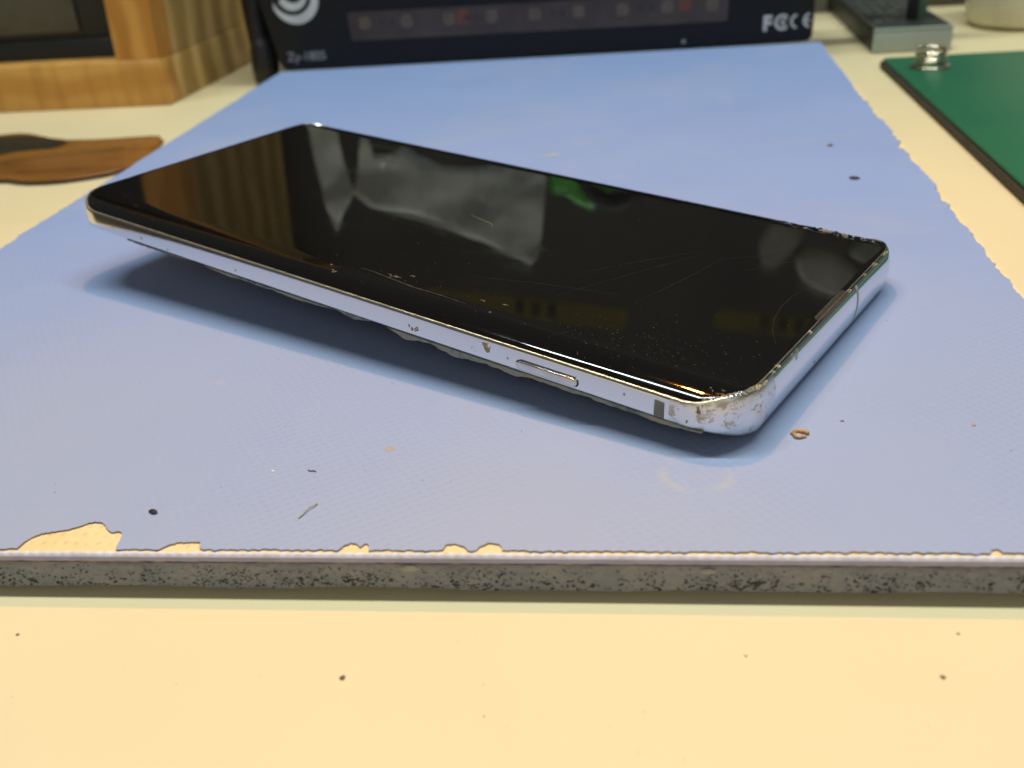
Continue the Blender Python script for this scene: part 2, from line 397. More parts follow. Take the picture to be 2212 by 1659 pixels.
# foam slab, front face uneven
def zb(x_): return -6.25+.42*fbm(x_, .05, 7)+.14*fbm(x_, .4, 8)
rows = []
NZ = 14
vs = []; fs = []; xs = np.arange(FX0, FX1, .33)
for x_ in xs:
    for j in range(NZ+1):
        k = j/NZ; z_ = -1.84+k*(zb(x_)+1.84)
        bulge = .05-.30*k**3+.16*noise.fractal(Vector((x_*1.1, 4, z_*1.5)), 1., 2., 3)-(.25 if j == NZ else 0)
        vs.append((x_, fy(x_)-bulge-.05+(.12 if j == 0 else 0), z_))
    vs.append((x_, fy(x_)+7, zb(x_)+.1))
k = NZ+2
for i in range(len(xs)-1):
    for j in range(k-1): fs.append((i*k+j, (i+1)*k+j, (i+1)*k+j+1, i*k+j+1))
foam = underm(fixn(new_mesh('foam_base', vs, fs, M_foam, smooth=True)))
# slab body behind the uneven front
bod = prism('foam_body', [(FX0+.1, fy(FX0)+5.5), (FX1, fy(FX1)+5.5), (63.2, 424.0), (-164.6, 416.8), (-160.4, 200)], -6.95, -.80, M_foam); underm(bod)
# pores: small dark hollows in the cut foam
vs = []; fs = []
for q in range(3600):
    x_ = random.uniform(-92, 50)
    if fbm(x_, .3, 3)+random.uniform(-.4, .75) < -.02: continue
    k = random.random()**.8; z_ = -2.15+k*(zb(x_)+.35+2.3)
    a = random.choice((.05, .07, .09, .12, .17))*(.8+.9*k)*(1.7 if random.random() < .06 else 1); b = a*random.uniform(.4, .85); th = random.uniform(-.2, .75)
    y_ = fy(x_)-(.05-.30*((z_+1.84)/(zb(x_)+1.84))**3+.16*noise.fractal(Vector((x_*1.1, 4, z_*1.5)), 1., 2., 3))-.05
    n0 = len(vs); n = 7
    ph = random.random()*9
    for i in range(n):
        q_ = 2*math.pi*i/n; rr = 1+.25*math.sin(3*q_+ph)
        u_ = a*rr*math.cos(q_); v_ = b*rr*math.sin(q_)
        vs.append((x_+u_*math.cos(th)-v_*math.sin(th), y_-.045, z_+u_*math.sin(th)+v_*math.cos(th)))
    vs.append((x_, y_+.0, z_)); fs += [(n0+i, n0+(i+1) % n, n0+n) for i in range(n)]
po = kind(underm(new_mesh('foam_pores', vs, fs, M_pore)), 'stuff')
# two pale blobs of dried glue on the foam front
for cx_, cz_, s_ in ((-31.4, -2.4, 1.35), (5.6, -2.5, 1.1)):
    vs = []; fs = []; n = 18
    for rr, d in ((1, -.02), (.8, .16), (.4, .22)):
        for i in range(n):
            q_ = 2*math.pi*i/n; w_ = 1+.1*math.sin(2*q_+cx_)
            vs.append((cx_+s_*rr*w_*math.cos(q_), fy(cx_)-.16-d, cz_+.42*s_*rr*math.sin(q_)))
    for r_ in range(2):
        for i in range(n): fs.append((r_*n+i, r_*n+(i+1) % n, (r_+1)*n+(i+1) % n, (r_+1)*n+i))
    fs.append(tuple(range(2*n, 3*n)))
    underm(fixn(new_mesh('glue_blob', vs, fs, simple('dried_glue', (.30, .28, .25), .4), smooth=True)))

# ------------------------------------------------------------------ phone
ph = empty('smartphone')
RM = Matrix(((0.88481, 0.46144, 0.06487), (-0.46112, 0.88709, -0.01987), (-0.06675, -0.01235, 0.99769)))
q = Vector(RM.col[0]).normalized(); r3 = q.cross(Vector(RM.col[1])).normalized(); r2 = r3.cross(q)
pm = Matrix(((q.x, r2.x, r3.x), (q.y, r2.y, r3.y), (q.z, r2.z, r3.z))).to_4x4()
pm.translation = W((-40.043, 179.425, 13.725))
ph.matrix_world = pm
tag(ph, 'black-screened smartphone with scratched chrome frame lying tilted on the blue mat', 'phone')
HL, HW, CR = 76.5, 36.5, 9.0
def gz(v):
    a = abs(v)
    if a <= 30.2: return 0.0
    tt = min((a-30.2)/6.2, .985); return -2.65*(1-math.sqrt(1-tt*tt))
def outline(nl=150, ns=60, nc=16):
    pts = []
    def seg(p, q_, n, nrm, w):
        for i in range(n): pts.append((p[0]+(q_[0]-p[0])*i/n, p[1]+(q_[1]-p[1])*i/n, nrm[0], nrm[1], w))
    def arc(cx_, cy_, a0, w0, w1):
        for i in range(nc):
            a = a0+R(90)*i/nc; k = i/nc; k = k*k*(3-2*k)
            pts.append((cx_+CR*math.cos(a), cy_+CR*math.sin(a), math.cos(a), math.sin(a), w0+(w1-w0)*k))
    seg((-HL+CR, -HW), (HL-CR, -HW), nl, (0, -1), 0); arc(HL-CR, -HW+CR, R(-90), 0, 1)
    seg((HL, -HW+CR), (HL, HW-CR), ns, (1, 0), 1); arc(HL-CR, HW-CR, 0, 1, 0)
    seg((HL-CR, HW), (-HL+CR, HW), nl, (0, 1), 0); arc(-HL+CR, HW-CR, R(90), 0, 1)
    seg((-HL, HW-CR), (-HL, -HW+CR), ns, (-1, 0), 1); arc(-HL+CR, -HW+CR, R(180), 1, 0)
    return pts
OL = outline()
def frame_mesh():
    vs = []; fs = []; fm = []; NP = 12; rows = NP+4
    for (u, v, nx, ny, w) in OL:
        d = .30+1.15*w
        vi = v-ny*(.45+.5*w)
        zt = gz(vi)+.10; zbm = -5.5-2.5*w
        dng = .05*noise.fractal(Vector((u*.35, v*.35, 1)), 1, 2, 3)
        cor = max(0, 1-math.hypot(u-72, v+32)/12.)
        dng2 = cor*.22*noise.fractal(Vector((u*.9, v*.9, 3)), 1, 2, 3)
        prof = [(.62+.5*w+d*.6, zt-1.1), (.50+.30*w+d*.25, zt-.02), (d*.9, zt+.02+dng*.6+dng2), ]
        zt2 = zt-.13; hh = (zt2-zbm)/2; mid = (zt2+zbm)/2
        for i in range(NP):
            a = math.pi*(.5+i)/NP
            o = d*(1-abs(math.sin(a))**(.75+.25*w)); z_ = mid+hh*(math.cos(a) if w > .5 else math.cos(a)*(1.0))
            bump_ = cor*.16*noise.fractal(Vector((u*.8, v*.8, z_*.8)), 1, 2, 3)
            prof.append((o*.9+bump_, z_))
        prof.append((d+1.6, zbm+.02))
        for o, z_ in prof: vs.append((u-nx*o, v-ny*o, z_))
    n = len(OL); r_ = len(vs)//n
    for i in range(n):
        u, v, nx, ny, w = OL[i]; cor = math.hypot(u-73, v+33)
        j2 = (i+1) % n
        for j in range(r_-1):
            fs.append((i*r_+j, j2*r_+j, j2*r_+j+1, i*r_+j+1))
            if j == 1 or (j == 2 and w < .5): fm.append(1)
            elif cor < 8.5 or math.hypot(u+73, v+33) < 4: fm.append(2)
            else: fm.append(0)
    return fixn(new_mesh('metal_frame', vs, fs, None, ph, smooth=True, local=True, mats=[M_chrome, M_rim, M_worn], fm=fm))
frame_mesh()
# screen glass: grid that follows the rounded outline and rolls over the long edges
def glass_mesh(name, top=True):
    GU, GW, GR = 75.55, 36.0, 8.4
    vv = sorted(set([round(x_, 3) for x_ in np.linspace(-29.6, 29.6, 38)]+[round(s_*(29.8+6.2*math.sin(R(a))), 3) for s_ in (-1, 1) for a in np.linspace(0, 90, 18)]))
    NU = 200; vs = []; fs = []
    for v in vv:
        um = GU
        if abs(v) > GW-GR: um = GU-(GR-math.sqrt(max(0, GR**2-(abs(v)-(GW-GR))**2)))
        for i in range(NU+1):
            s_ = -1+2*i/NU; u = s_*um; z_ = gz(v)
            ue = um-abs(u)
            if ue < .6: z_ -= .10*(1-ue/.6)**2
            # chipped far edge near the front end
            if v > 30.4 and 54.5 < u < 74.5:
                c_ = noise.fractal(Vector((u*.55, v*.4, 8)), 1, 2, 4)+.2
                z_ -= max(0, c_)*1.5*min(1, (v-30.4)/2.0)
            if v < -33.5 and u > 70.5: z_ -= .12*abs(noise.fractal(Vector((u*2, v*2, 2)), 1, 2, 3))
            vs.append((u, v, z_))
    k = NU+1
    for j in range(len(vv)-1):
        for i in range(NU): fs.append((j*k+i, j*k+i+1, (j+1)*k+i+1, (j+1)*k+i))
    # skirt
    loop = [i for i in range(k)]+[j*k+NU for j in range(1, len(vv))]+[(len(vv)-1)*k+i for i in range(NU-1, -1, -1)]+[j*k for j in range(len(vv)-2, 0, -1)]
    b0 = len(vs)
    for idx in loop:
        x_, y_, z_ = vs[idx]; vs.append((x_*.997, y_*.995, z_-.9))
    for a in range(len(loop)): fs.append((loop[a], loop[(a+1) % len(loop)], b0+(a+1) % len(loop), b0+a))
    return fixn(new_mesh(name, vs, fs, M_glass, ph, smooth=True, local=True))
glass_mesh('screen_glass')
# dark tray under the glass (fills the gap between glass and frame) and the swollen back
def back_mesh():
    vs = []; fs = []; NU, NV = 60, 36
    for j in range(NV+1):
        v = -35.4+70.8*j/NV
        um = 74.6 if abs(v) < 28 else 74.6-(8-math.sqrt(max(0, 64-(abs(v)-27.5)**2)))
        for i in range(NU+1):
            u = um*(-1+2*i/NU); a = abs(v)
            z_ = -8.35+ (2.7*((a-26)/9.4)**2 if a > 26 else 0)
            z_ -= 6.3*math.exp(-((u+15)/30)**2-(v/19)**2)
            vs.append((u, v, z_))
    k = NU+1
    for j in range(NV):
        for i in range(NU): fs.append((j*k+i, j*k+i+1, (j+1)*k+i+1, (j+1)*k+i))
    return fixn(new_mesh('back_cover', vs, fs, M_backg, ph, smooth=True, local=True))
back_mesh()
prism('inner_tray', [(-74.6, -28), (-67, -35.2), (67, -35.2), (74.6, -28), (74.6, 28), (67, 35.2), (-67, 35.2), (-74.6, 28)], -5.7, -3.3, M_black, ph, local=True)
# broken edge of the back glass hanging under the near side
def back_strip(u0, u1, wmax, seed, gap=.22):
    vs = []; fs = []; us = np.arange(u0, u1, .35)
    for u in us:
        e = min(1, (u-u0)/4, (u1-u)/4)
        w_ = max(.04, (.55+.45*noise.fractal(Vector((u*.16, seed, 0)), 1, 2, 4))*wmax*e)
        t0 = -5.62-gap
        vs += [(u, -35.5, t0), (u, -36.15, t0-.05), (u, -36.2+.05*math.sin(u*3), t0-w_), (u, -35.2, t0-w_-.1)]
    for i in range(len(us)-1):
        for j in range(3): fs.append((i*4+j, (i+1)*4+j, (i+1)*4+j+1, i*4+j+1))
    return fixn(new_mesh('back_glass_edge', vs, fs, M_shard, ph, local=True))
back_strip(-58, -38, .35, 1); back_strip(-34, 1, .75, 5); back_strip(1, 10, 1.2, 3, .05); back_strip(13, 44, 1.5, 8); back_strip(40, 71, 1.15, 12, .1)
# power button in its slot
def capsule(u0, u1, zc, r_, y, n=8):
    pts = []
    for i in range(n+1):
        a = R(90)+R(180)*i/n; pts.append((u0+r_+r_*math.cos(a), zc+r_*math.sin(a)))
    for i in range(n+1):
        a = R(-90)+R(180)*i/n; pts.append((u1-r_+r_*math.cos(a), zc+r_*math.sin(a)))
    return pts
def cap_plate(name, u0, u1, zc, r_, y0, y1, mat_, parent=ph, tilt=0, dome=0.):
    pts = capsule(u0, u1, zc, r_, 0); n = len(pts); vs = []; fs = []
    cu = (u0+u1)/2
    for sc_, y in ((1, y0), (1, y1+.08*np.sign(y0-y1)), (.97, y1), ):
        for x_, z_ in pts: 
            zz = zc+(z_-zc)*(1 if sc_ == 1 else .72); xx = x_ if sc_ == 1 else cu+(x_-cu)*.985
            vs.append((xx, y, zz))
    for r2_ in range(2):
        for i in range(n): fs.append((r2_*n+i, r2_*n+(i+1) % n, (r2_+1)*n+(i+1) % n, (r2_+1)*n+i))
    fs.append(tuple(range(2*n, 3*n)))
    o = fixn(new_mesh(name, vs, fs, mat_, parent, local=True)); return o
cap_plate('button_slot', 39.7, 51.1, -4.15, .86, -36.3, -36.53, M_black)
b_ = cap_plate('power_button', 39.95, 50.85, -4.15, .70, -36.4, -36.95, M_btn); bevel(b_, .12, 2, 30)
# antenna bands: thin strips wrapping the frame
def side_band(name, u0, u1, mat_):
    vs = []; fs = []; prof = [(-35.95, -2.05), (-36.33, -2.3), (-36.55, -2.9), (-36.60, -3.6), (-36.61, -4.4), (-36.58, -4.9), (-36.50, -5.3), (-36.2, -5.56)]
    for y, z_ in prof: vs += [(u0, y, z_), (u1, y, z_)]
    for i in range(len(prof)-1): fs.append((2*i, 2*i+1, 2*i+3, 2*i+2))
    return fixn(new_mesh(name, vs, fs, mat_, ph, smooth=True, local=True))
side_band('antenna_band', 63.45, 64.95, M_band)
def end_band(name, v0, v1, mat_):
    vs = []; fs = []; n = 14; zt2 = -.03; zbm = -8.0; hh = (zt2-zbm)/2; mid = (zt2+zbm)/2; d = 1.45
    for i in range(n+1):
        a = math.pi*(.1+.8*i/n); o = d*(1-math.sin(a))*.9-.02
        vs += [(HL-o, v0, mid+hh*math.cos(a)), (HL-o, v1, mid+hh*math.cos(a))]
    for i in range(n): fs.append((2*i, 2*i+1, 2*i+3, 2*i+2))
    return fixn(new_mesh(name, vs, fs, mat_, ph, smooth=True, local=True))
end_band('antenna_band', 10.6, 11.5, simple('pale_band', (.33, .33, .26), .45))
# microphone holes on the end, ding and pits on the side
def pit(name, pos, r_, axis, mat_, squash=1.0, rot=.0):
    vs = []; n = 12
    for i in range(n):
        a = 2*math.pi*i/n; p_ = r_*math.cos(a)*(1+.15*math.sin(3*a)); q_ = r_*math.sin(a)*squash
        p2 = p_*math.cos(rot)-q_*math.sin(rot); q2 = p_*math.sin(rot)+q_*math.cos(rot)
        vs.append((pos[0], pos[1]+p2, pos[2]+q2) if axis == 0 else (pos[0]+p2, pos[1], pos[2]+q2))
    vs.append((pos[0]-(.15 if axis == 0 else 0), pos[1]+(.1 if axis else 0), pos[2]))
    return new_mesh(name, vs, [(i, (i+1) % n, n) for i in range(n)], mat_, ph, local=True)
pit('microphone_hole', (76.42, 16.0, -4.6), .42, 0, M_black, 1.7); pit('microphone_hole', (76.42, -8.2, -5.3), .30, 0, M_black, 1.9)
M_ding = simple('ding_dull', (.38, .29, .15), .5, metal=.5, sc=900, var=.4)
dd = new_mesh('edge_ding', [(33.2, -36.42, -2.35), (34.9, -36.42, -2.3), (34.95, -36.54, -3.0), (34.75, -36.56, -3.9), (34.3, -36.56, -4.1), (33.9, -36.55, -3.7), (33.5, -36.54, -2.9)], [tuple(range(7))], M_ding, ph, local=True)
for (u, z_, r_) in ((18.4, -3.9, .16), (19.0, -4.35, .22), (19.7, -4.3, .2), (20.1, -4.0, .25), (38.2, -3.9, .13), (-52, -4.2, .15), (-24, -4.4, .12), (58.6, -3.5, .15), (68.5, -4.6, .14), (-61, -3.6, .2), (-44, -4.9, .12)):
    pit('frame_pit', (u, -36.56, z_), r_, 1, M_ding, 1.6, .3)
# earpiece grille between glass and the top frame, with its fine mesh
ear = cap_plate('earpiece_slot', -5.4, 7.6, 0, .72, .01, .05, M_black)
ear.data.transform(Matrix(((0, 1, 0, 0), (1, 0, 0, 0), (0, 0, 1, 0), (0, 0, 0, 1))))
# cap_plate is upright: turn it flat  (local: length along v, width along u)
for v_ in ear.data.vertices:
    x_, y_, z_ = v_.co; v_.co = (z_+75.0*S, y_, x_)
ear.data.update()
vs = []; fs = []
def bar(a, b, w_, z_):
    a = Vector(a); b = Vector(b); d = (b-a).normalized(); n_ = Vector((-d.y, d.x))*w_/2
    k = len(vs)
    for p_, zz in ((a+n_, z_), (b+n_, z_), (b-n_, z_), (a-n_, z_)): vs.append((p_.x, p_.y, zz))
    fs.append((k, k+1, k+2, k+3))
v_ = -5.0
while v_ < 7.2:
    bar((74.42, v_), (75.58, v_+.35), .09, .075); bar((74.42, v_+.35), (75.58, v_), .09, .08); v_ += .42
for uu in (74.36, 75.64): bar((uu, -4.8), (uu, 7.0), .11, .07)
kind(new_mesh('earpiece_mesh', vs, fs, M_mesh, ph, local=True), 'stuff')
# scratches, chips and dust on the glass
def on_glass(u, v, lift=.03): return (u, v, gz(v)+lift)
def scratch(pts, w_, mat_, name='scratch'):
    vs = []; fs = []; P_ = []
    for i in range(len(pts)-1):
        for k_ in range(8):
            t_ = k_/8; P_.append((pts[i][0]*(1-t_)+pts[i+1][0]*t_, pts[i][1]*(1-t_)+pts[i+1][1]*t_))
    P_.append(pts[-1]); n = len(P_)
    for i, (u, v) in enumerate(P_):
        a = P_[max(0, i-1)]; b = P_[min(n-1, i+1)]; dx, dy = b[0]-a[0], b[1]-a[1]; l_ = math.hypot(dx, dy) or 1
        ww = w_*(.35+.65*math.sin(math.pi*(i+.5)/n))*random.uniform(.5, 1.3)/2
        vs += [on_glass(u-dy/l_*ww, v+dx/l_*ww, .02), on_glass(u+dy/l_*ww, v-dx/l_*ww, .02)]
    for i in range(n-1): fs.append((2*i, 2*i+2, 2*i+3, 2*i+1))
    return new_mesh(name, vs, fs, mat_, ph, local=True)
for p_ in ([(36.6, -20.7), (42.5, -6), (49.3, 10.1)], [(48.8, -14.6), (51, -3), (52.7, 8.6)], [(34.8, -10.6), (41, -.5), (47.2, 8.8)], [(20, -22), (33, -17.5), (45, -14.5)],
           [(52, 8), (60, 16), (66, 20)], [(69.5, 6), (68.6, 1), (68.6, -4), (69.4, -9), (70.8, -13), (72.8, -16.5)], [(58, 6), (63, 14), (69, 17)]):
    scratch(p_, .09, M_scr2)
scratch([(2.0, -29.9), (4.5, -29.8), (9, -30.3), (15, -30.9), (21, -30.8), (26, -31.1)], .26, simple('hairline_crack', (.030, .024, .019), .5, sc=900, var=.8), 'glass_crack')
scratch([(2.0, 1.8), (5, .9), (8.2, .2), (9.6, -1.2)], .12, simple('fibre_pale', (.20, .18, .13), .6), 'clinging_fibre')
for (u, v, s_) in ((8.6, -29.4, 1.0), (10.2, -29.2, .6), (-1.5, -33.0, .75), (32, -28, .55), (28, -28.6, .5), (-3.5, -31.5, .4), (31.2, -31.4, .35), (12.2, -27.5, .5)):
    for k_ in range(4):
        a = random.uniform(0, 6.28); u1, v1 = u+random.uniform(-.6, .6)*s_, v+random.uniform(-.2, .2)*s_
        scratch([(u1, v1), (u1+s_*.9*math.cos(a), v1+s_*.3*math.sin(a)), (u1+s_*1.1*math.cos(a+.8), v1+s_*.4*math.sin(a+.8))], .10, M_scr, 'scuff_mark')
vs = []; fs = []
for q_ in range(620):
    if random.random() < .45: u, v = random.gauss(58, 9), random.gauss(-27, 5)
    elif random.random() < .4: u, v = random.uniform(-70, 74), random.gauss(-31, 2.5)
    else: u, v = random.uniform(-73, 73), random.uniform(-35, 33)
    if abs(v) > 35.5 or abs(u) > 74: continue
    r_ = random.choice((.025, .03, .04, .05, .075)); k_ = len(vs); a0 = random.random()*3; st = random.uniform(.5, 2.2)
    for i in range(5):
        a = a0+2*math.pi*i/5; vs.append(on_glass(u+r_*st*math.cos(a), v+r_*math.sin(a), .03))
    vs.append(on_glass(u, v, .03+r_)); fs += [(k_+i, k_+(i+1) % 5, k_+5) for i in range(5)]
kind(new_mesh('screen_dust', vs, fs, simple('dust_grey', (.10, .095, .075), .8), ph, local=True), 'stuff')
def shard(name, u, v, z_, s_, mat_, seed):
    rnd = random.Random(seed); vs = []
    n = 6
    for i in range(n):
        a = 2*math.pi*i/n+rnd.uniform(-.3, .3); r_ = s_*rnd.uniform(.5, 1.1)
        vs.append((u+r_*1.5*math.cos(a), v+r_*.55*math.sin(a), z_-rnd.uniform(0, .25)))
    vs.append((u+rnd.uniform(-.2, .2), v, z_+.32*s_)); vs.append((u, v, z_-.5))
    fs = [(i, (i+1) % n, n) for i in range(n)]+[((i+1) % n, i, n+1) for i in range(n)]
    return new_mesh(name, vs, fs, mat_, ph, local=True)
for i, (u, v, s_, pale) in enumerate(((57.4, 35.2, .5, 1), (58.6, 35.6, .6, 0), (60.2, 35.3, .7, 0), (61.4, 35.9, .9, 0), (62.6, 35.2, .8, 1), (63.6, 35.8, .7, 1), (64.8, 35.2, .8, 0), (66.0, 35.6, .6, 1), (67.2, 35.0, .5, 0), (68.3, 35.4, .6, 1), (69.4, 34.8, .4, 1), (70.6, 34.9, .5, 0), (72, 33.8, .4, 1), (56.4, 35.9, .4, 0), (66.9, 33.8, .45, 1), (59.2, 33.9, .4, 1))):
    shard('glass_chip', u, v-1.6, gz(v-1.6)-.12, s_*1.1, M_chip if pale else M_chipd, 40+i)
for i, (u, v, s_) in enumerate(((70.4, -33.4, .32), (71.3, -33.7, .38), (72.2, -33.5, .42), (72.9, -33.3, .3), (71.8, -32.8, .22), (70.0, -33.0, .2))):
    shard('orange_glint' if i in (1, 2, 3) else 'glass_chip', u, v, gz(v)+.02, s_, M_orange if i in (1, 2, 3) else M_chip, 80+i)  # orange pieces are painted glints of the warm lamp
# raised burrs on the worn corner and along the end rim
for i in range(26):
    k_ = i/25; v = -31+k_*52*(.55 if i < 18 else 1)
    if i < 14: a = R(-70)+R(70)*i/13; u, v = HL-CR+(CR-.75)*math.cos(a), -HW+CR+(CR-.75)*math.sin(a)
    else: u = HL-.95; v = random.choice((-24, -22.5, -10, -3, 8, 9, 16, 17, 22, 27, 28))+random.uniform(-.5, .5)
    o = shard('rim_burr', u, v, gz(v)+.10, random.uniform(.22, .42), M_rim, 200+i)

# ------------------------------------------------------------------ wooden box (left, back)
wb = empty('wooden_box', (-268, 446, -7)); tag(wb, 'open-fronted pine box with a dark interior at the back left', 'box')
def under(o, p): o.parent = p; o.matrix_parent_inverse = p.matrix_basis.inverted(); return o
YW = 392.3; XR = -206.5
under(box('front_rail', (-330, YW, -6.9), (XR-.3, YW+12, 12.2), M_woodh, bv=.8), wb)
under(front('front_post', [(-226.2, 12.3), (XR-.6, 12.3), (-196.5, 240), (-214.5, 240)], YW+.4, YW+14, M_woodv), wb)
under(box('side_base_board', (XR-12, YW+12.1, -6.9), (XR-.1, 520, 11.4), M_woods, bv=.6), wb)
sb = under(prism('side_board', [(XR-12, YW+14.2), (XR-1.0, YW+14.2), (XR-1.0, 520), (XR-12, 520)], 11.7, 240, M_woods), wb)
for v in sb.data.vertices: v.co.x += (v.co.z/S-18.7)/221*9.4*S if v.co.z/S > 19 else 0
under(box('top_board', (-330, YW, 240.2), (-190, 520, 252), M_woodh, bv=.6), wb)
under(box('back_board', (-330, 508, -6.5), (XR-12.4, 519, 240), M_dark), wb)
under(box('left_board', (-330, YW+12.2, -6.5), (-322, 507.8, 240), M_woods), wb)
eq = empty('black_case', (-262, 440, -7)); tag(eq, 'black plastic case with a dull olive panel standing inside the pine box', 'case')
under(box('case_shell', (-314, 407, -6.8), (-227, 490, 225), M_dark, bv=2), eq)
under(box('case_ledge', (-314, 405.0, -6.6), (-226.8, 406.8, 20), simple('case_ledge_black', (.012, .013, .010), .4), bv=.3), eq)
under(box('olive_panel', (-300, 405.6, 23), (-247, 406.9, 70), M_dim, bv=.3), eq)

lc = empty('dark_tool_case', (-245, 110, -7)); tag(lc, 'dark olive tool case beside the mat at far left, mirrored in the phone frame', 'case')
under(box('case_box', (-330, 30, -6.9), (-188, 178, 26), simple('dark_olive_case', (.035, .033, .022), .5), bv=3), lc)
under(box('case_catch', (-187.9, 90, 4), (-186.2, 118, 16), M_dim, bv=.4), lc)
# ------------------------------------------------------------------ brown film strip on the table
fl = [(-256.6, 346.6), (-248.9, 348.3), (-243.1, 346.4), (-236, 342), (-229.4, 338.2), (-220.2, 334.2), (-209.3, 333.2), (-198, 334), (-186.6, 335.2), (-183.0, 334.4), (-182.4, 331.8), (-178.9, 328.6), (-179.3, 323.6), (-175.2, 319.5), (-173.0, 315.5), (-172.5, 310), (-172.2, 305.9), (-172.2, 301.6), (-172.9, 298.2), (-175.6, 292.5), (-178.9, 288.3), (-185.5, 284.6), (-191.9, 282.1), (-197, 281.4), (-202.7, 281.4), (-207.8, 282.6), (-212.6, 284.7), (-222, 285.5), (-262, 290), (-270, 330)]
film = empty('brown_film', (-215, 310, -7)); tag(film, 'curved scrap of glossy brown film lying on the table left of the phone', 'film')
under(prism('film_sheet', fl, -6.6, -5.6, M_film), film); bevel(film.children[0], .3)
under(prism('film_shadow', [(x_*1.0+.0, y_-1.6) for x_, y_ in fl], -6.98, -6.7, simple('film_shadow_dark', (.07, .055, .03), .6)), film)  # dark sheet shifted forward, standing in for the film's shadow on the table
under(prism('dark_blotch', [(-262, 342), (-253.1, 342.5), (-246, 344), (-240, 342.6), (-234, 339.2), (-228.1, 336.3), (-222, 333), (-217.7, 329.8), (-217.6, 325), (-219.7, 321.9), (-226, 321), (-232.3, 319.2), (-236.5, 315), (-246, 312), (-264, 312)], -5.59, -5.5, M_film2), film)

# ------------------------------------------------------------------ black device with the logo (back)
dv = empty('black_device', (-52, 445, 0)); dv.rotation_euler = (0, 0, R(1.93)); dv.location = W((-52.6, 421.2, 0))
tag(dv, 'black electronics box with swirl logo and tinted window strip at the back of the mat', 'electronic device')
def dl(o): o.parent = dv; return o
# local coordinates: x along the front, y = 0 front face, z up from mat top
def round_poly(pts, rad, n=5):
    out = []; m_ = len(pts)
    for i in range(m_):
        p = Vector(pts[i]); a = (Vector(pts[i-1])-p); b = (Vector(pts[(i+1) % m_])-p); la, lb = a.length, b.length; a.normalize(); b.normalize()
        r_ = min(rad, la*.45, lb*.45)
        p0 = p+a*r_; p1 = p+b*r_
        for k_ in range(n+1):
            t_ = k_/n; out.append(tuple(p0*(1-t_)**2+p*2*t_*(1-t_)+p1*t_**2))
    return out
def lfront(name, poly, y0, y1, mat_):
    n = len(poly); v = [(x_, y0, z_) for x_, z_ in poly]+[(x_, y1, z_) for x_, z_ in poly]
    f = [tuple(range(n)), tuple(range(2*n-1, n-1, -1))]+[(i, (i+1) % n, n+(i+1) % n, n+i) for i in range(n)]
    return fixn(new_mesh(name, v, f, mat_, dv, local=True))
sh = lfront('shell', round_poly([(-111.8, .3), (113.3, .3), (114.2, 68), (-124, 68)], 3.2), 0, 46, M_dev); bevel(sh, .8, 3)
lfront('tinted_window', round_poly([(-78.9, 11.0), (79.0, 10.0), (79.4, 21.2), (-79.2, 22.6)], 1.2), -.12, .05, M_win)
for i in range(9):
    xx = -72+i*18.1; zc_ = 17.9-.14*i
    p_ = dl(lfront('led', round_poly([(xx-2.5, zc_-2.5), (xx+2.5, zc_-2.5), (xx+2.5, zc_+2.5), (xx-2.5, zc_+2.5)], 1.6), -.22, -.11, M_led))
    for s_ in (7.5, 11.5):
        if i < 8 and (i+int(s_)) % 2: lfront('led_chip', [(xx+s_-.9, zc_-1), (xx+s_+.9, zc_-1), (xx+s_+.9, zc_+1), (xx+s_-.9, zc_+1)], -.20, -.11, M_ledd)
for xx in (-30, 62): lfront('red_mark', [(xx-2.6, 15), (xx+2.6, 14.9), (xx+2.4, 21), (xx-2.4, 21)], -.16, -.11, M_ledr)
def text(s_, x_, z_, size, mat_, name, sx=1.0, bold=.0):
    cu = bpy.data.curves.new(name, 'FONT'); cu.body = s_; cu.size = size*S; cu.extrude = .03*S; cu.offset = bold*S
    o = bpy.data.objects.new('tmp', cu); C.objects.link(o)
    me = bpy.data.meshes.new_from_object(o); bpy.data.objects.remove(o)
    me.materials.clear(); me.materials.append(mat_)
    for p in me.polygons: p.material_index = 0
    o = bpy.data.objects.new(name, me); C.objects.link(o); o.parent = dv
    o.location = (x_*S, -.06*S, z_*S); o.rotation_euler = (R(90), 0, 0); o.scale = (sx, 1, 1); return o
text('Zy-1805', -108.4, 4.2, 5.2, M_print2, 'printed_text', .98, .05)
text('F', 93.2, 5.5, 8.0, M_print, 'printed_text', .95, .35)
def arc_ring(name, cx_, cz_, r0, r1, a0, a1, mat_, n=24, y0=-.10):
    pts = [(cx_+r1*math.cos(R(a0+(a1-a0)*i/n)), cz_+r1*math.sin(R(a0+(a1-a0)*i/n))) for i in range(n+1)]
    pts += [(cx_+r0*math.cos(R(a1+(a0-a1)*i/n)), cz_+r0*math.sin(R(a1+(a0-a1)*i/n))) for i in range(n+1)]
    return lfront(name, pts, y0, -.01, mat_)
arc_ring('printed_mark', 101.0, 8.3, 2.1, 3.1, 45, 315, M_print); arc_ring('printed_mark', 101.6, 8.3, .6, 1.35, 40, 320, M_print)
arc_ring('printed_mark', 107.0, 8.4, 2.0, 2.9, 100, 260, M_print)
arc_ring('printed_mark', 112.0, 8.5, 2.0, 2.9, 100, 260, M_print); lfront('printed_mark', [(109.4, 8.1), (111.9, 8.1), (111.9, 8.9), (109.4, 8.9)], -.1, -.01, M_print)
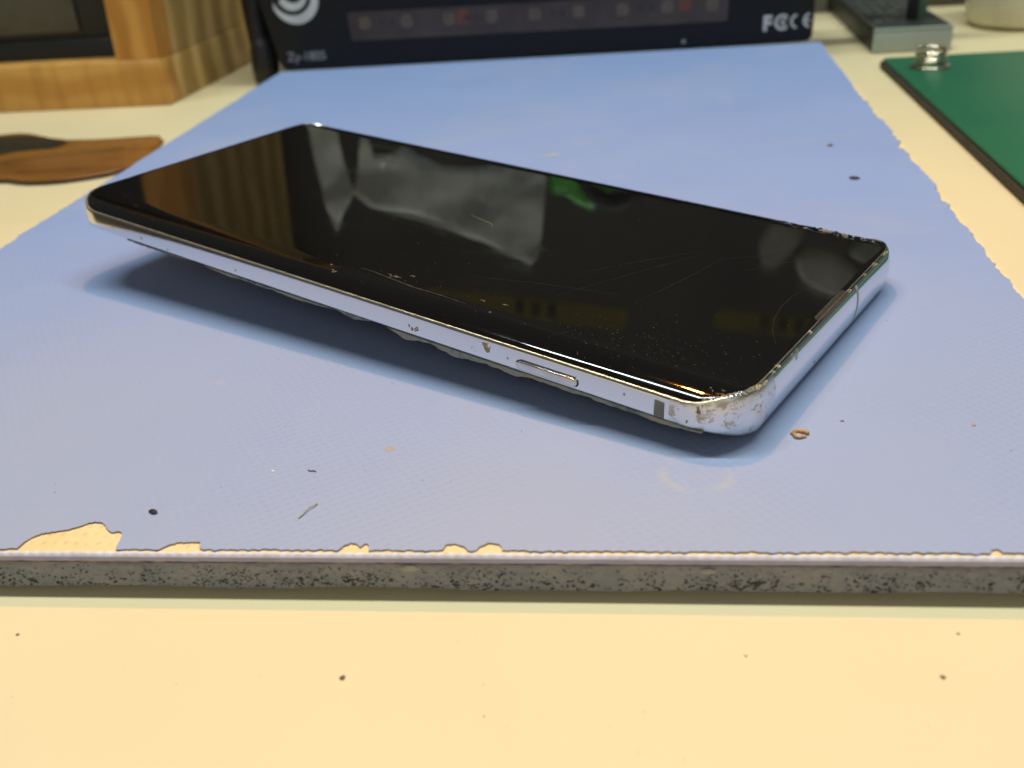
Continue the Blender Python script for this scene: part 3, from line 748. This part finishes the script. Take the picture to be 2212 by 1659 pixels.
# swirl logo: outer crescent and inner curl
def crescent(c0_, r0, c1_, r1, a0, a1, n=28):
    pts = [(c0_[0]+r0*math.cos(R(a0+(a1-a0)*i/n)), c0_[1]+r0*math.sin(R(a0+(a1-a0)*i/n))) for i in range(n+1)]
    pts += [(c1_[0]+r1*math.cos(R(a1+(a0-a1)*i/n)), c1_[1]+r1*math.sin(R(a1+(a0-a1)*i/n))) for i in range(n+1)]
    return pts
lfront('logo_swirl', crescent((-101.0, 29.6), 10.4, (-102.2, 31.6), 8.9, 200, 405), -.10, -.01, M_print)
lfront('logo_swirl', crescent((-102.0, 31.2), 6.6, (-101.4, 32.6), 4.9, 205, 400), -.10, -.01, M_print)
lfront('small_screw', round_poly([(60.6, 2.2), (62.2, 2.2), (62.2, 3.8), (60.6, 3.8)], .8), -.2, -.01, M_print2)
# cable beside it
cb = empty('thick_black_cable', (-176, 428, -7)); tag(cb, 'thick black cable hanging between the pine box and the black device', 'cable')
under(tube('cable_run', [(-176.6, 430, 5), (-177, 430, 12), (-177.4, 430, 24), (-177.6, 431, 40), (-176, 436, 62), (-170, 450, 80)], 5.0, M_rubber, seg=14), cb)
under(tube('cable_plug', [(-177.0, 428, -6.9), (-177.0, 428.2, -6.0), (-176.2, 428.6, 0), (-175.4, 429, 8), (-176.0, 429.6, 13)], 6.4, M_rubber, seg=16, taper=[.55, .75, .95, 1, .7]), cb)

# ------------------------------------------------------------------ green mat, coil
gm = empty('green_mat', (150, 300, -7)); tag(gm, 'green rubber mat with a dark edge on the table right of the blue mat', 'mat')
gp = round_poly([(84.6, 403.4), (86.9, 232), (88.6, 150), (300, 152), (300, 410)], 1.5, 3)
under(bevel(prism('green_top', gp, -4.6, -3.5, M_green), .3), gm)
under(prism('dark_base', [(x_-1.1 if x_ < 100 else x_, y_) for x_, y_ in gp], -6.98, -4.62, M_greenside), gm)
co = empty('wire_coil', (97.2, 383, -3.5)); tag(co, 'small shiny metal wire coil standing on the corner of the green mat', 'coil')
under(lathe('base_ring', [(5.2, 0.02), (6.8, .05), (7.2, .45), (6.4, .95), (5.3, 1.0), (4.9, .6), (5.2, .02)], (97.2, 383, -3.5), M_coil), co)
pts = []
for i in range(90):
    a = 2*math.pi*i/36; k_ = i/89; pts.append((97.2+4.9*math.cos(a+.6), 383+4.9*math.sin(a+.6), -2.2+5.6*k_))
under(tube('coil_turns', pts, .68, M_coil, seg=10), co)

# ------------------------------------------------------------------ acrylic-fronted box and things at the far right
ab = empty('small_case', (100, 480, -7)); tag(ab, 'low dark case with a frosted grey-green front behind the green mat', 'case')
under(box('case_body', (86.0, 431.2, -6.9), (116.0, 560, 2.2), M_dark, bv=.5), ab)
under(box('frosted_front', (85.6, 429.0, -6.9), (116.2, 431, 2.9), M_frost, bv=.5), ab)
under(box('front_top_edge', (85.9, 428.8, 2.3), (115.9, 429.05, 2.8), M_frostedge), ab)
under(box('front_side_edge', (85.7, 428.8, -6.7), (86.2, 429.05, 2.25), M_frostedge), ab)
under(box('dark_lid', (86.4, 432, 2.25), (115.6, 559, 2.9), M_darktop), ab)
for i in range(5):
    for j in range(6):
        x0 = 89+i*4.7+j*.3; y0 = 447+j*11+i*1.2
        if random.random() < .25: continue
        under(prism('printed_dash', [(x0, y0), (x0+random.uniform(2, 3.6), y0+.4), (x0+3.2, y0+3.6), (x0+.2, y0+3.2)], 2.91, 2.96, simple('pale_print', (.13, .14, .11), .5) if i+j == 0 else bpy.data.materials['pale_print'] if 'pale_print' in bpy.data.materials else M_print2), ab)
st = empty('dark_stand', (106, 450, 3)); tag(st, 'narrow dark upright with a greenish clear sheet on top of the low case', 'stand')
under(box('upright', (102.2, 446, 2.97), (105.6, 452, 60), M_dark, bv=.4), st)
under(box('clear_sheet', (105.9, 447, 2.97), (109.4, 449, 60), M_acry, bv=.2), st)
cp = empty('milky_cup', (158, 486, -7)); tag(cp, 'milky cream plastic cup standing behind the green mat at the far right', 'cup')
under(lathe('cup_wall', [(0, .05), (18, .05), (22, .8), (24.5, 4), (25.5, 12), (26, 60), (25, 60), (24.4, 12), (23, 4), (0, 3)], (160.5, 484, -6.95), M_cup, seg=56), cp)
gl = empty('pale_block', (205, 520, -7))
tag(gl, 'pale grey block half hidden behind the milky cup', 'block')
under(box('block_body', (112, 560, -6.9), (128, 640, 14), simple('pale_grey_plastic', (.30, .30, .24), .4), bv=2), gl)
under(box('block_lid', (110, 556, 14.2), (190, 640, 19), simple('grey_cream_lid', (.42, .41, .30), .4), bv=1), gl)

# ------------------------------------------------------------------ things above the frame edge, seen mirrored in the screen
cab = empty('dark_cabinet', (0, 560, 45)); tag(cab, 'dark shelf cabinet behind the desk, seen mirrored in the phone screen', 'cabinet')
under(box('cabinet_front', (-420, 530, 62), (330, 540, 330), simple('dark_brown_panel', (.040, .040, .028), .5, sc=20, var=.3)), cab)
under(box('cabinet_shelf', (-60, 500, 118), (330, 529.8, 121), simple('dull_olive_shelf', (.11, .105, .08), .5)), cab)
under(box('cabinet_divider', (26, 498, 62), (47, 529.5, 117.6), M_dark), cab)
# crumpled pale sheet leaning above the device
wp = [(-153.5, 70), (-150, 92), (-146, 112), (-141.6, 128), (-137.5, 118), (-131.5, 107), (-124, 112), (-112, 113.5), (-98, 116), (-84, 121), (-70, 125), (-58, 130), (-46.5, 134), (-43.6, 130), (-42.4, 118), (-42.0, 100), (-42.4, 82), (-48, 84), (-60, 86), (-75, 89.5), (-90, 89.5), (-101, 86), (-108, 82), (-113, 86), (-118, 97), (-122, 88), (-124, 79), (-127.6, 79), (-130.0, 100), (-133, 104), (-136.5, 92), (-138.5, 76), (-140, 70)]
def crumple(name, poly, y0, mat_, amp=3.0):
    bm = bmesh.new(); f = bm.faces.new([bm.verts.new((x_, 0, z_)) for x_, z_ in poly])
    bmesh.ops.triangulate(bm, faces=[f])
    for _ in range(4):
        es = [e for e in bm.edges if e.calc_length() > 5]
        if not es: break
        bmesh.ops.subdivide_edges(bm, edges=es, cuts=1); bmesh.ops.triangulate(bm, faces=bm.faces[:])
    for v in bm.verts: v.co.y = amp*noise.fractal(Vector((v.co.x*.035, v.co.z*.05, 2)), 1, 2, 4)
    r_ = bmesh.ops.extrude_face_region(bm, geom=bm.faces[:])
    for v in [g for g in r_['geom'] if isinstance(g, bmesh.types.BMVert)]: v.co.y += .3
    for v in bm.verts: v.co = W((v.co.x, v.co.y+y0, v.co.z))
    bmesh.ops.recalc_face_normals(bm, faces=bm.faces)
    me = bpy.data.meshes.new(name); bm.to_mesh(me); bm.free(); me.materials.append(mat_)
    for p in me.polygons: p.use_smooth = True
    o = bpy.data.objects.new(name, me); C.objects.link(o); return o
t = MT('pale_crumpled_plastic'); t.set(Base_Color=t.ramp(t.noise(22, 4, dist=1.), [(.3, (.46, .47, .37)), (.7, (.60, .60, .49))]), Roughness=.4); M_paper = t.m
tag(crumple('crumpled_sheet', wp, 420, M_paper), 'crumpled pale plastic sheet above the black device, mirrored in the phone screen', 'plastic sheet')
gr = tag(crumple('green_pouch', [(-40.5, 80), (-41, 98), (-34, 99), (-27, 103), (-20, 105), (-14, 98), (-8, 88), (-4, 80)], 424, simple('bright_green_plastic', (.09, .48, .03), .4), 1.5), 'bright green pouch above the black device, mirrored in the phone screen', 'pouch')
tag(tube('black_loop', [(-12+13*math.cos(a), 419, 84+13*math.sin(a)*1.15) for a in [2*math.pi*i/30 for i in range(30)]], 4.0, M_rubber, closed=True, seg=10), 'black rubber loop in front of the green pouch, mirrored in the screen', 'loop')
def ell(name, cx_, cz_, rx, rz, rot, y, mat_, lab, cat):
    pts = []
    for i in range(36):
        a = 2*math.pi*i/36; p_, q_ = rx*math.cos(a)*(1+.06*math.sin(3*a+cx_)), rz*math.sin(a)*(1+.07*math.cos(2*a+cz_))
        pts.append((cx_+p_*math.cos(R(rot))-q_*math.sin(R(rot)), cz_+p_*math.sin(R(rot))+q_*math.cos(R(rot))))
    o = front(name, pts, y, y+9, mat_); bevel(o, 3, 4); tag(o, lab, cat); return o
def patchy(name, lo, hi):
    t = MT(name); t.set(Base_Color=t.ramp(t.noise(45, 4), [(.35, lo), (.65, hi)]), Roughness=.4); return t.m
ell('round_lid', 67, 111, 9, 15, 18, 424, patchy('dull_grey_lid', (.10, .095, .07), (.32, .30, .22)), 'dull grey tall lid right of the black device, mirrored in the screen', 'lid')
ell('round_lid', 92, 127, 17, 9.5, 24, 426, patchy('grey_white_lid', (.34, .32, .25), (.48, .46, .36)), 'pale oval lid right of the dull one, mirrored in the screen corner', 'lid')
ell('round_lid', 110, 111, 12, 6.5, -20, 424, patchy('mid_grey_lid', (.16, .16, .12), (.34, .33, .27)), 'mid grey lid at the far right, mirrored in the screen corner', 'lid')
M_yel = simple('yellow_label', (.16, .125, .006), .5)
for x0, x1, z0, z1, w_ in ((-98, 2, 154, 166, 'left'), (44, 92, 149, 160, 'right')):
    y_ = empty('yellow_label', ((x0+x1)/2, 424, z0)); tag(y_, 'yellow label strip with dark marks, the %s one mirrored in the screen' % ('longer' if w_ == 'left' else 'shorter'), 'label')
    under(front('label_strip', round_poly([(x0, z0), (x1, z0), (x1, z1), (x0, z1)], 3), 424, 425, M_yel), y_)
    for i in range(3): under(box('dark_mark', (x0+(x1-x0)*.45+i*8, 423.4, z0+3), (x0+(x1-x0)*.45+i*8+4, 423.9, z1-3), M_dark), y_)

# ------------------------------------------------------------------ crumbs and fibres
M_fblack = simple('black_crumb', (.02, .018, .02), .7); M_fgold = simple('tan_flake', (.48, .30, .12), .5, sc=900, var=.4); M_fgrey = simple('grey_crumb', (.13, .12, .11), .8); M_fhair = simple('yellowish_fibre', (.42, .38, .22), .6); M_fwhite = simple('white_crumb', (.7, .7, .62), .6)
def crumb(name, x_, y_, z_, a, b, h, mat_, lab, seed=1, cat='crumb', group=None):
    rnd = random.Random(seed); vs = []; n = 9; th = rnd.uniform(-.4, .4)
    for r_, zz in ((.8, 0.01), (1, h*.5), (.6, h)):
        for i in range(n):
            q_ = 2*math.pi*i/n; k_ = rnd.uniform(.75, 1.2); p_, s_ = a*r_*k_*math.cos(q_), b*r_*k_*math.sin(q_)
            vs.append((x_+p_*math.cos(th)-s_*math.sin(th), y_+p_*math.sin(th)+s_*math.cos(th), z_+zz))
    fs = [(r2_*n+i, r2_*n+(i+1) % n, (r2_+1)*n+(i+1) % n, (r2_+1)*n+i) for r2_ in range(2) for i in range(n)]+[tuple(range(2*n, 3*n)), tuple(range(n-1, -1, -1))]
    o = fixn(new_mesh(name, vs, fs, mat_)); tag(o, lab, cat, group); return o
crumb('black_crumb', -68.7, 98.8, 0, .75, .40, .45, M_fblack, 'oval black crumb on the mat above the torn patches, front left', 1)
fk = [(19.5+.95*math.cos(a)*(1+.15*math.sin(5*a)), 120.5+.85*math.sin(a)*(1+.2*math.cos(3*a)), .22+.1*math.sin(2*a)) for a in [2*math.pi*i/22 for i in range(20)]]
tag(tube('tan_flake', fk, .30, M_fgold, seg=6), 'curled tan flake on the mat right of the phone corner', 'flake')
tag(tube('curled_fibre', [(-47.6, 98.2, .12), (-47.2, 99.2, .2), (-46.9, 100.1, .35), (-46.3, 100.9, .3), (-46.1, 101.5, .15)], .09, M_fhair, seg=6), 'thin yellowish fibre on the mat near the front edge', 'fibre')
tag(tube('dark_fibre', [(-50.1, 109.6, .08), (-49.7, 109.3, .12), (-49.1, 109.4, .12), (-48.8, 109.2, .08)], .09, M_fgrey, seg=6), 'short dark fibre on the mat front left of centre', 'fibre')
crumb('dark_crumb', 46.5, 239.5, 0, 1.3, .9, .5, M_fblack, 'dark purple-black crumb on the mat behind the phone, the lower of two', 3)
crumb('dark_crumb', 45.3, 269.9, 0, .8, 1.3, .25, M_fgrey, 'small grey crumb on the mat behind the phone, the upper of two', 4)
crumb('tan_spot', -39.6, 115.5, 0, .62, .75, .06, simple('tan_spot_dull', (.44, .38, .28), .6), 'flat tan spot on the mat below the middle of the phone', 5, 'stain')
crumb('pale_crumb', -31.2, 269.9, 0, 2.6, 1.2, .1, simple('pale_green_smudge', (.42, .47, .40), .6), 'pale greenish smudge on the mat behind the phone', 6, 'stain')
crumb('brown_crumb', 43.6, 123.6, 0, .32, .28, .2, M_fgold, 'tiny brown crumb on the mat near the right edge of the photo', 7)
crumb('pale_crumb', -55.3, 109.2, 0, .35, .25, .15, M_fwhite, 'tiny white crumb on the mat left of the dark fibre', 8)
crumb('grey_crumb', 25.9, 124.4, 0, .35, .18, .12, M_fgrey, 'tiny grey crumb on the mat right of the tan flake', 9)
crumb('grey_crumb', -36.5, 77.4, -7, .33, .36, .25, M_fgrey, 'dark grey crumb on the cream table in front of the mat, left of centre', 10)
crumb('grey_crumb', 30.5, 81.9, -7, .34, .26, .2, simple('olive_crumb', (.2, .17, .08), .8), 'olive grey crumb on the cream table at the right', 11)
crumb('grey_crumb', -80.8, 81.9, -7, .26, .2, .15, M_fgrey, 'small grey crumb on the cream table at the far left', 12)
crumb('grey_crumb', 33.8, 88.8, -7, .22, .18, .12, M_fgold, 'tiny brown crumb on the table close to the mat front, far right', 13)
crumb('grey_crumb', 9.6, 83.8, -7, .22, .16, .1, simple('pale_olive_crumb', (.42, .36, .2), .8), 'tiny pale olive crumb on the table right of centre', 14)
vs = []; fs = []
for q_ in range(120):
    if q_ < 90: x_, y_, z_ = random.uniform(-100, 58), random.uniform(97, 175), .0
    else: x_, y_, z_ = random.uniform(-85, 45), random.uniform(62, 88), -7
    r_ = random.choice((.04, .05, .06, .08, .1)); k_ = len(vs); st_ = random.uniform(.6, 1.8)
    for i in range(5):
        a = 2*math.pi*i/5+x_; vs.append((x_+r_*st_*math.cos(a), y_+r_*math.sin(a), z_+.01))
    vs.append((x_, y_, z_+r_)); fs += [(k_+i, k_+(i+1) % 5, k_+5) for i in range(5)]
o = kind(new_mesh('loose_dust', vs, fs, simple('dust_specks', (.20, .18, .14), .8, var=.6, sc=20)), 'stuff'); tag(o, 'tiny specks of dust scattered over mat and table', 'dust')
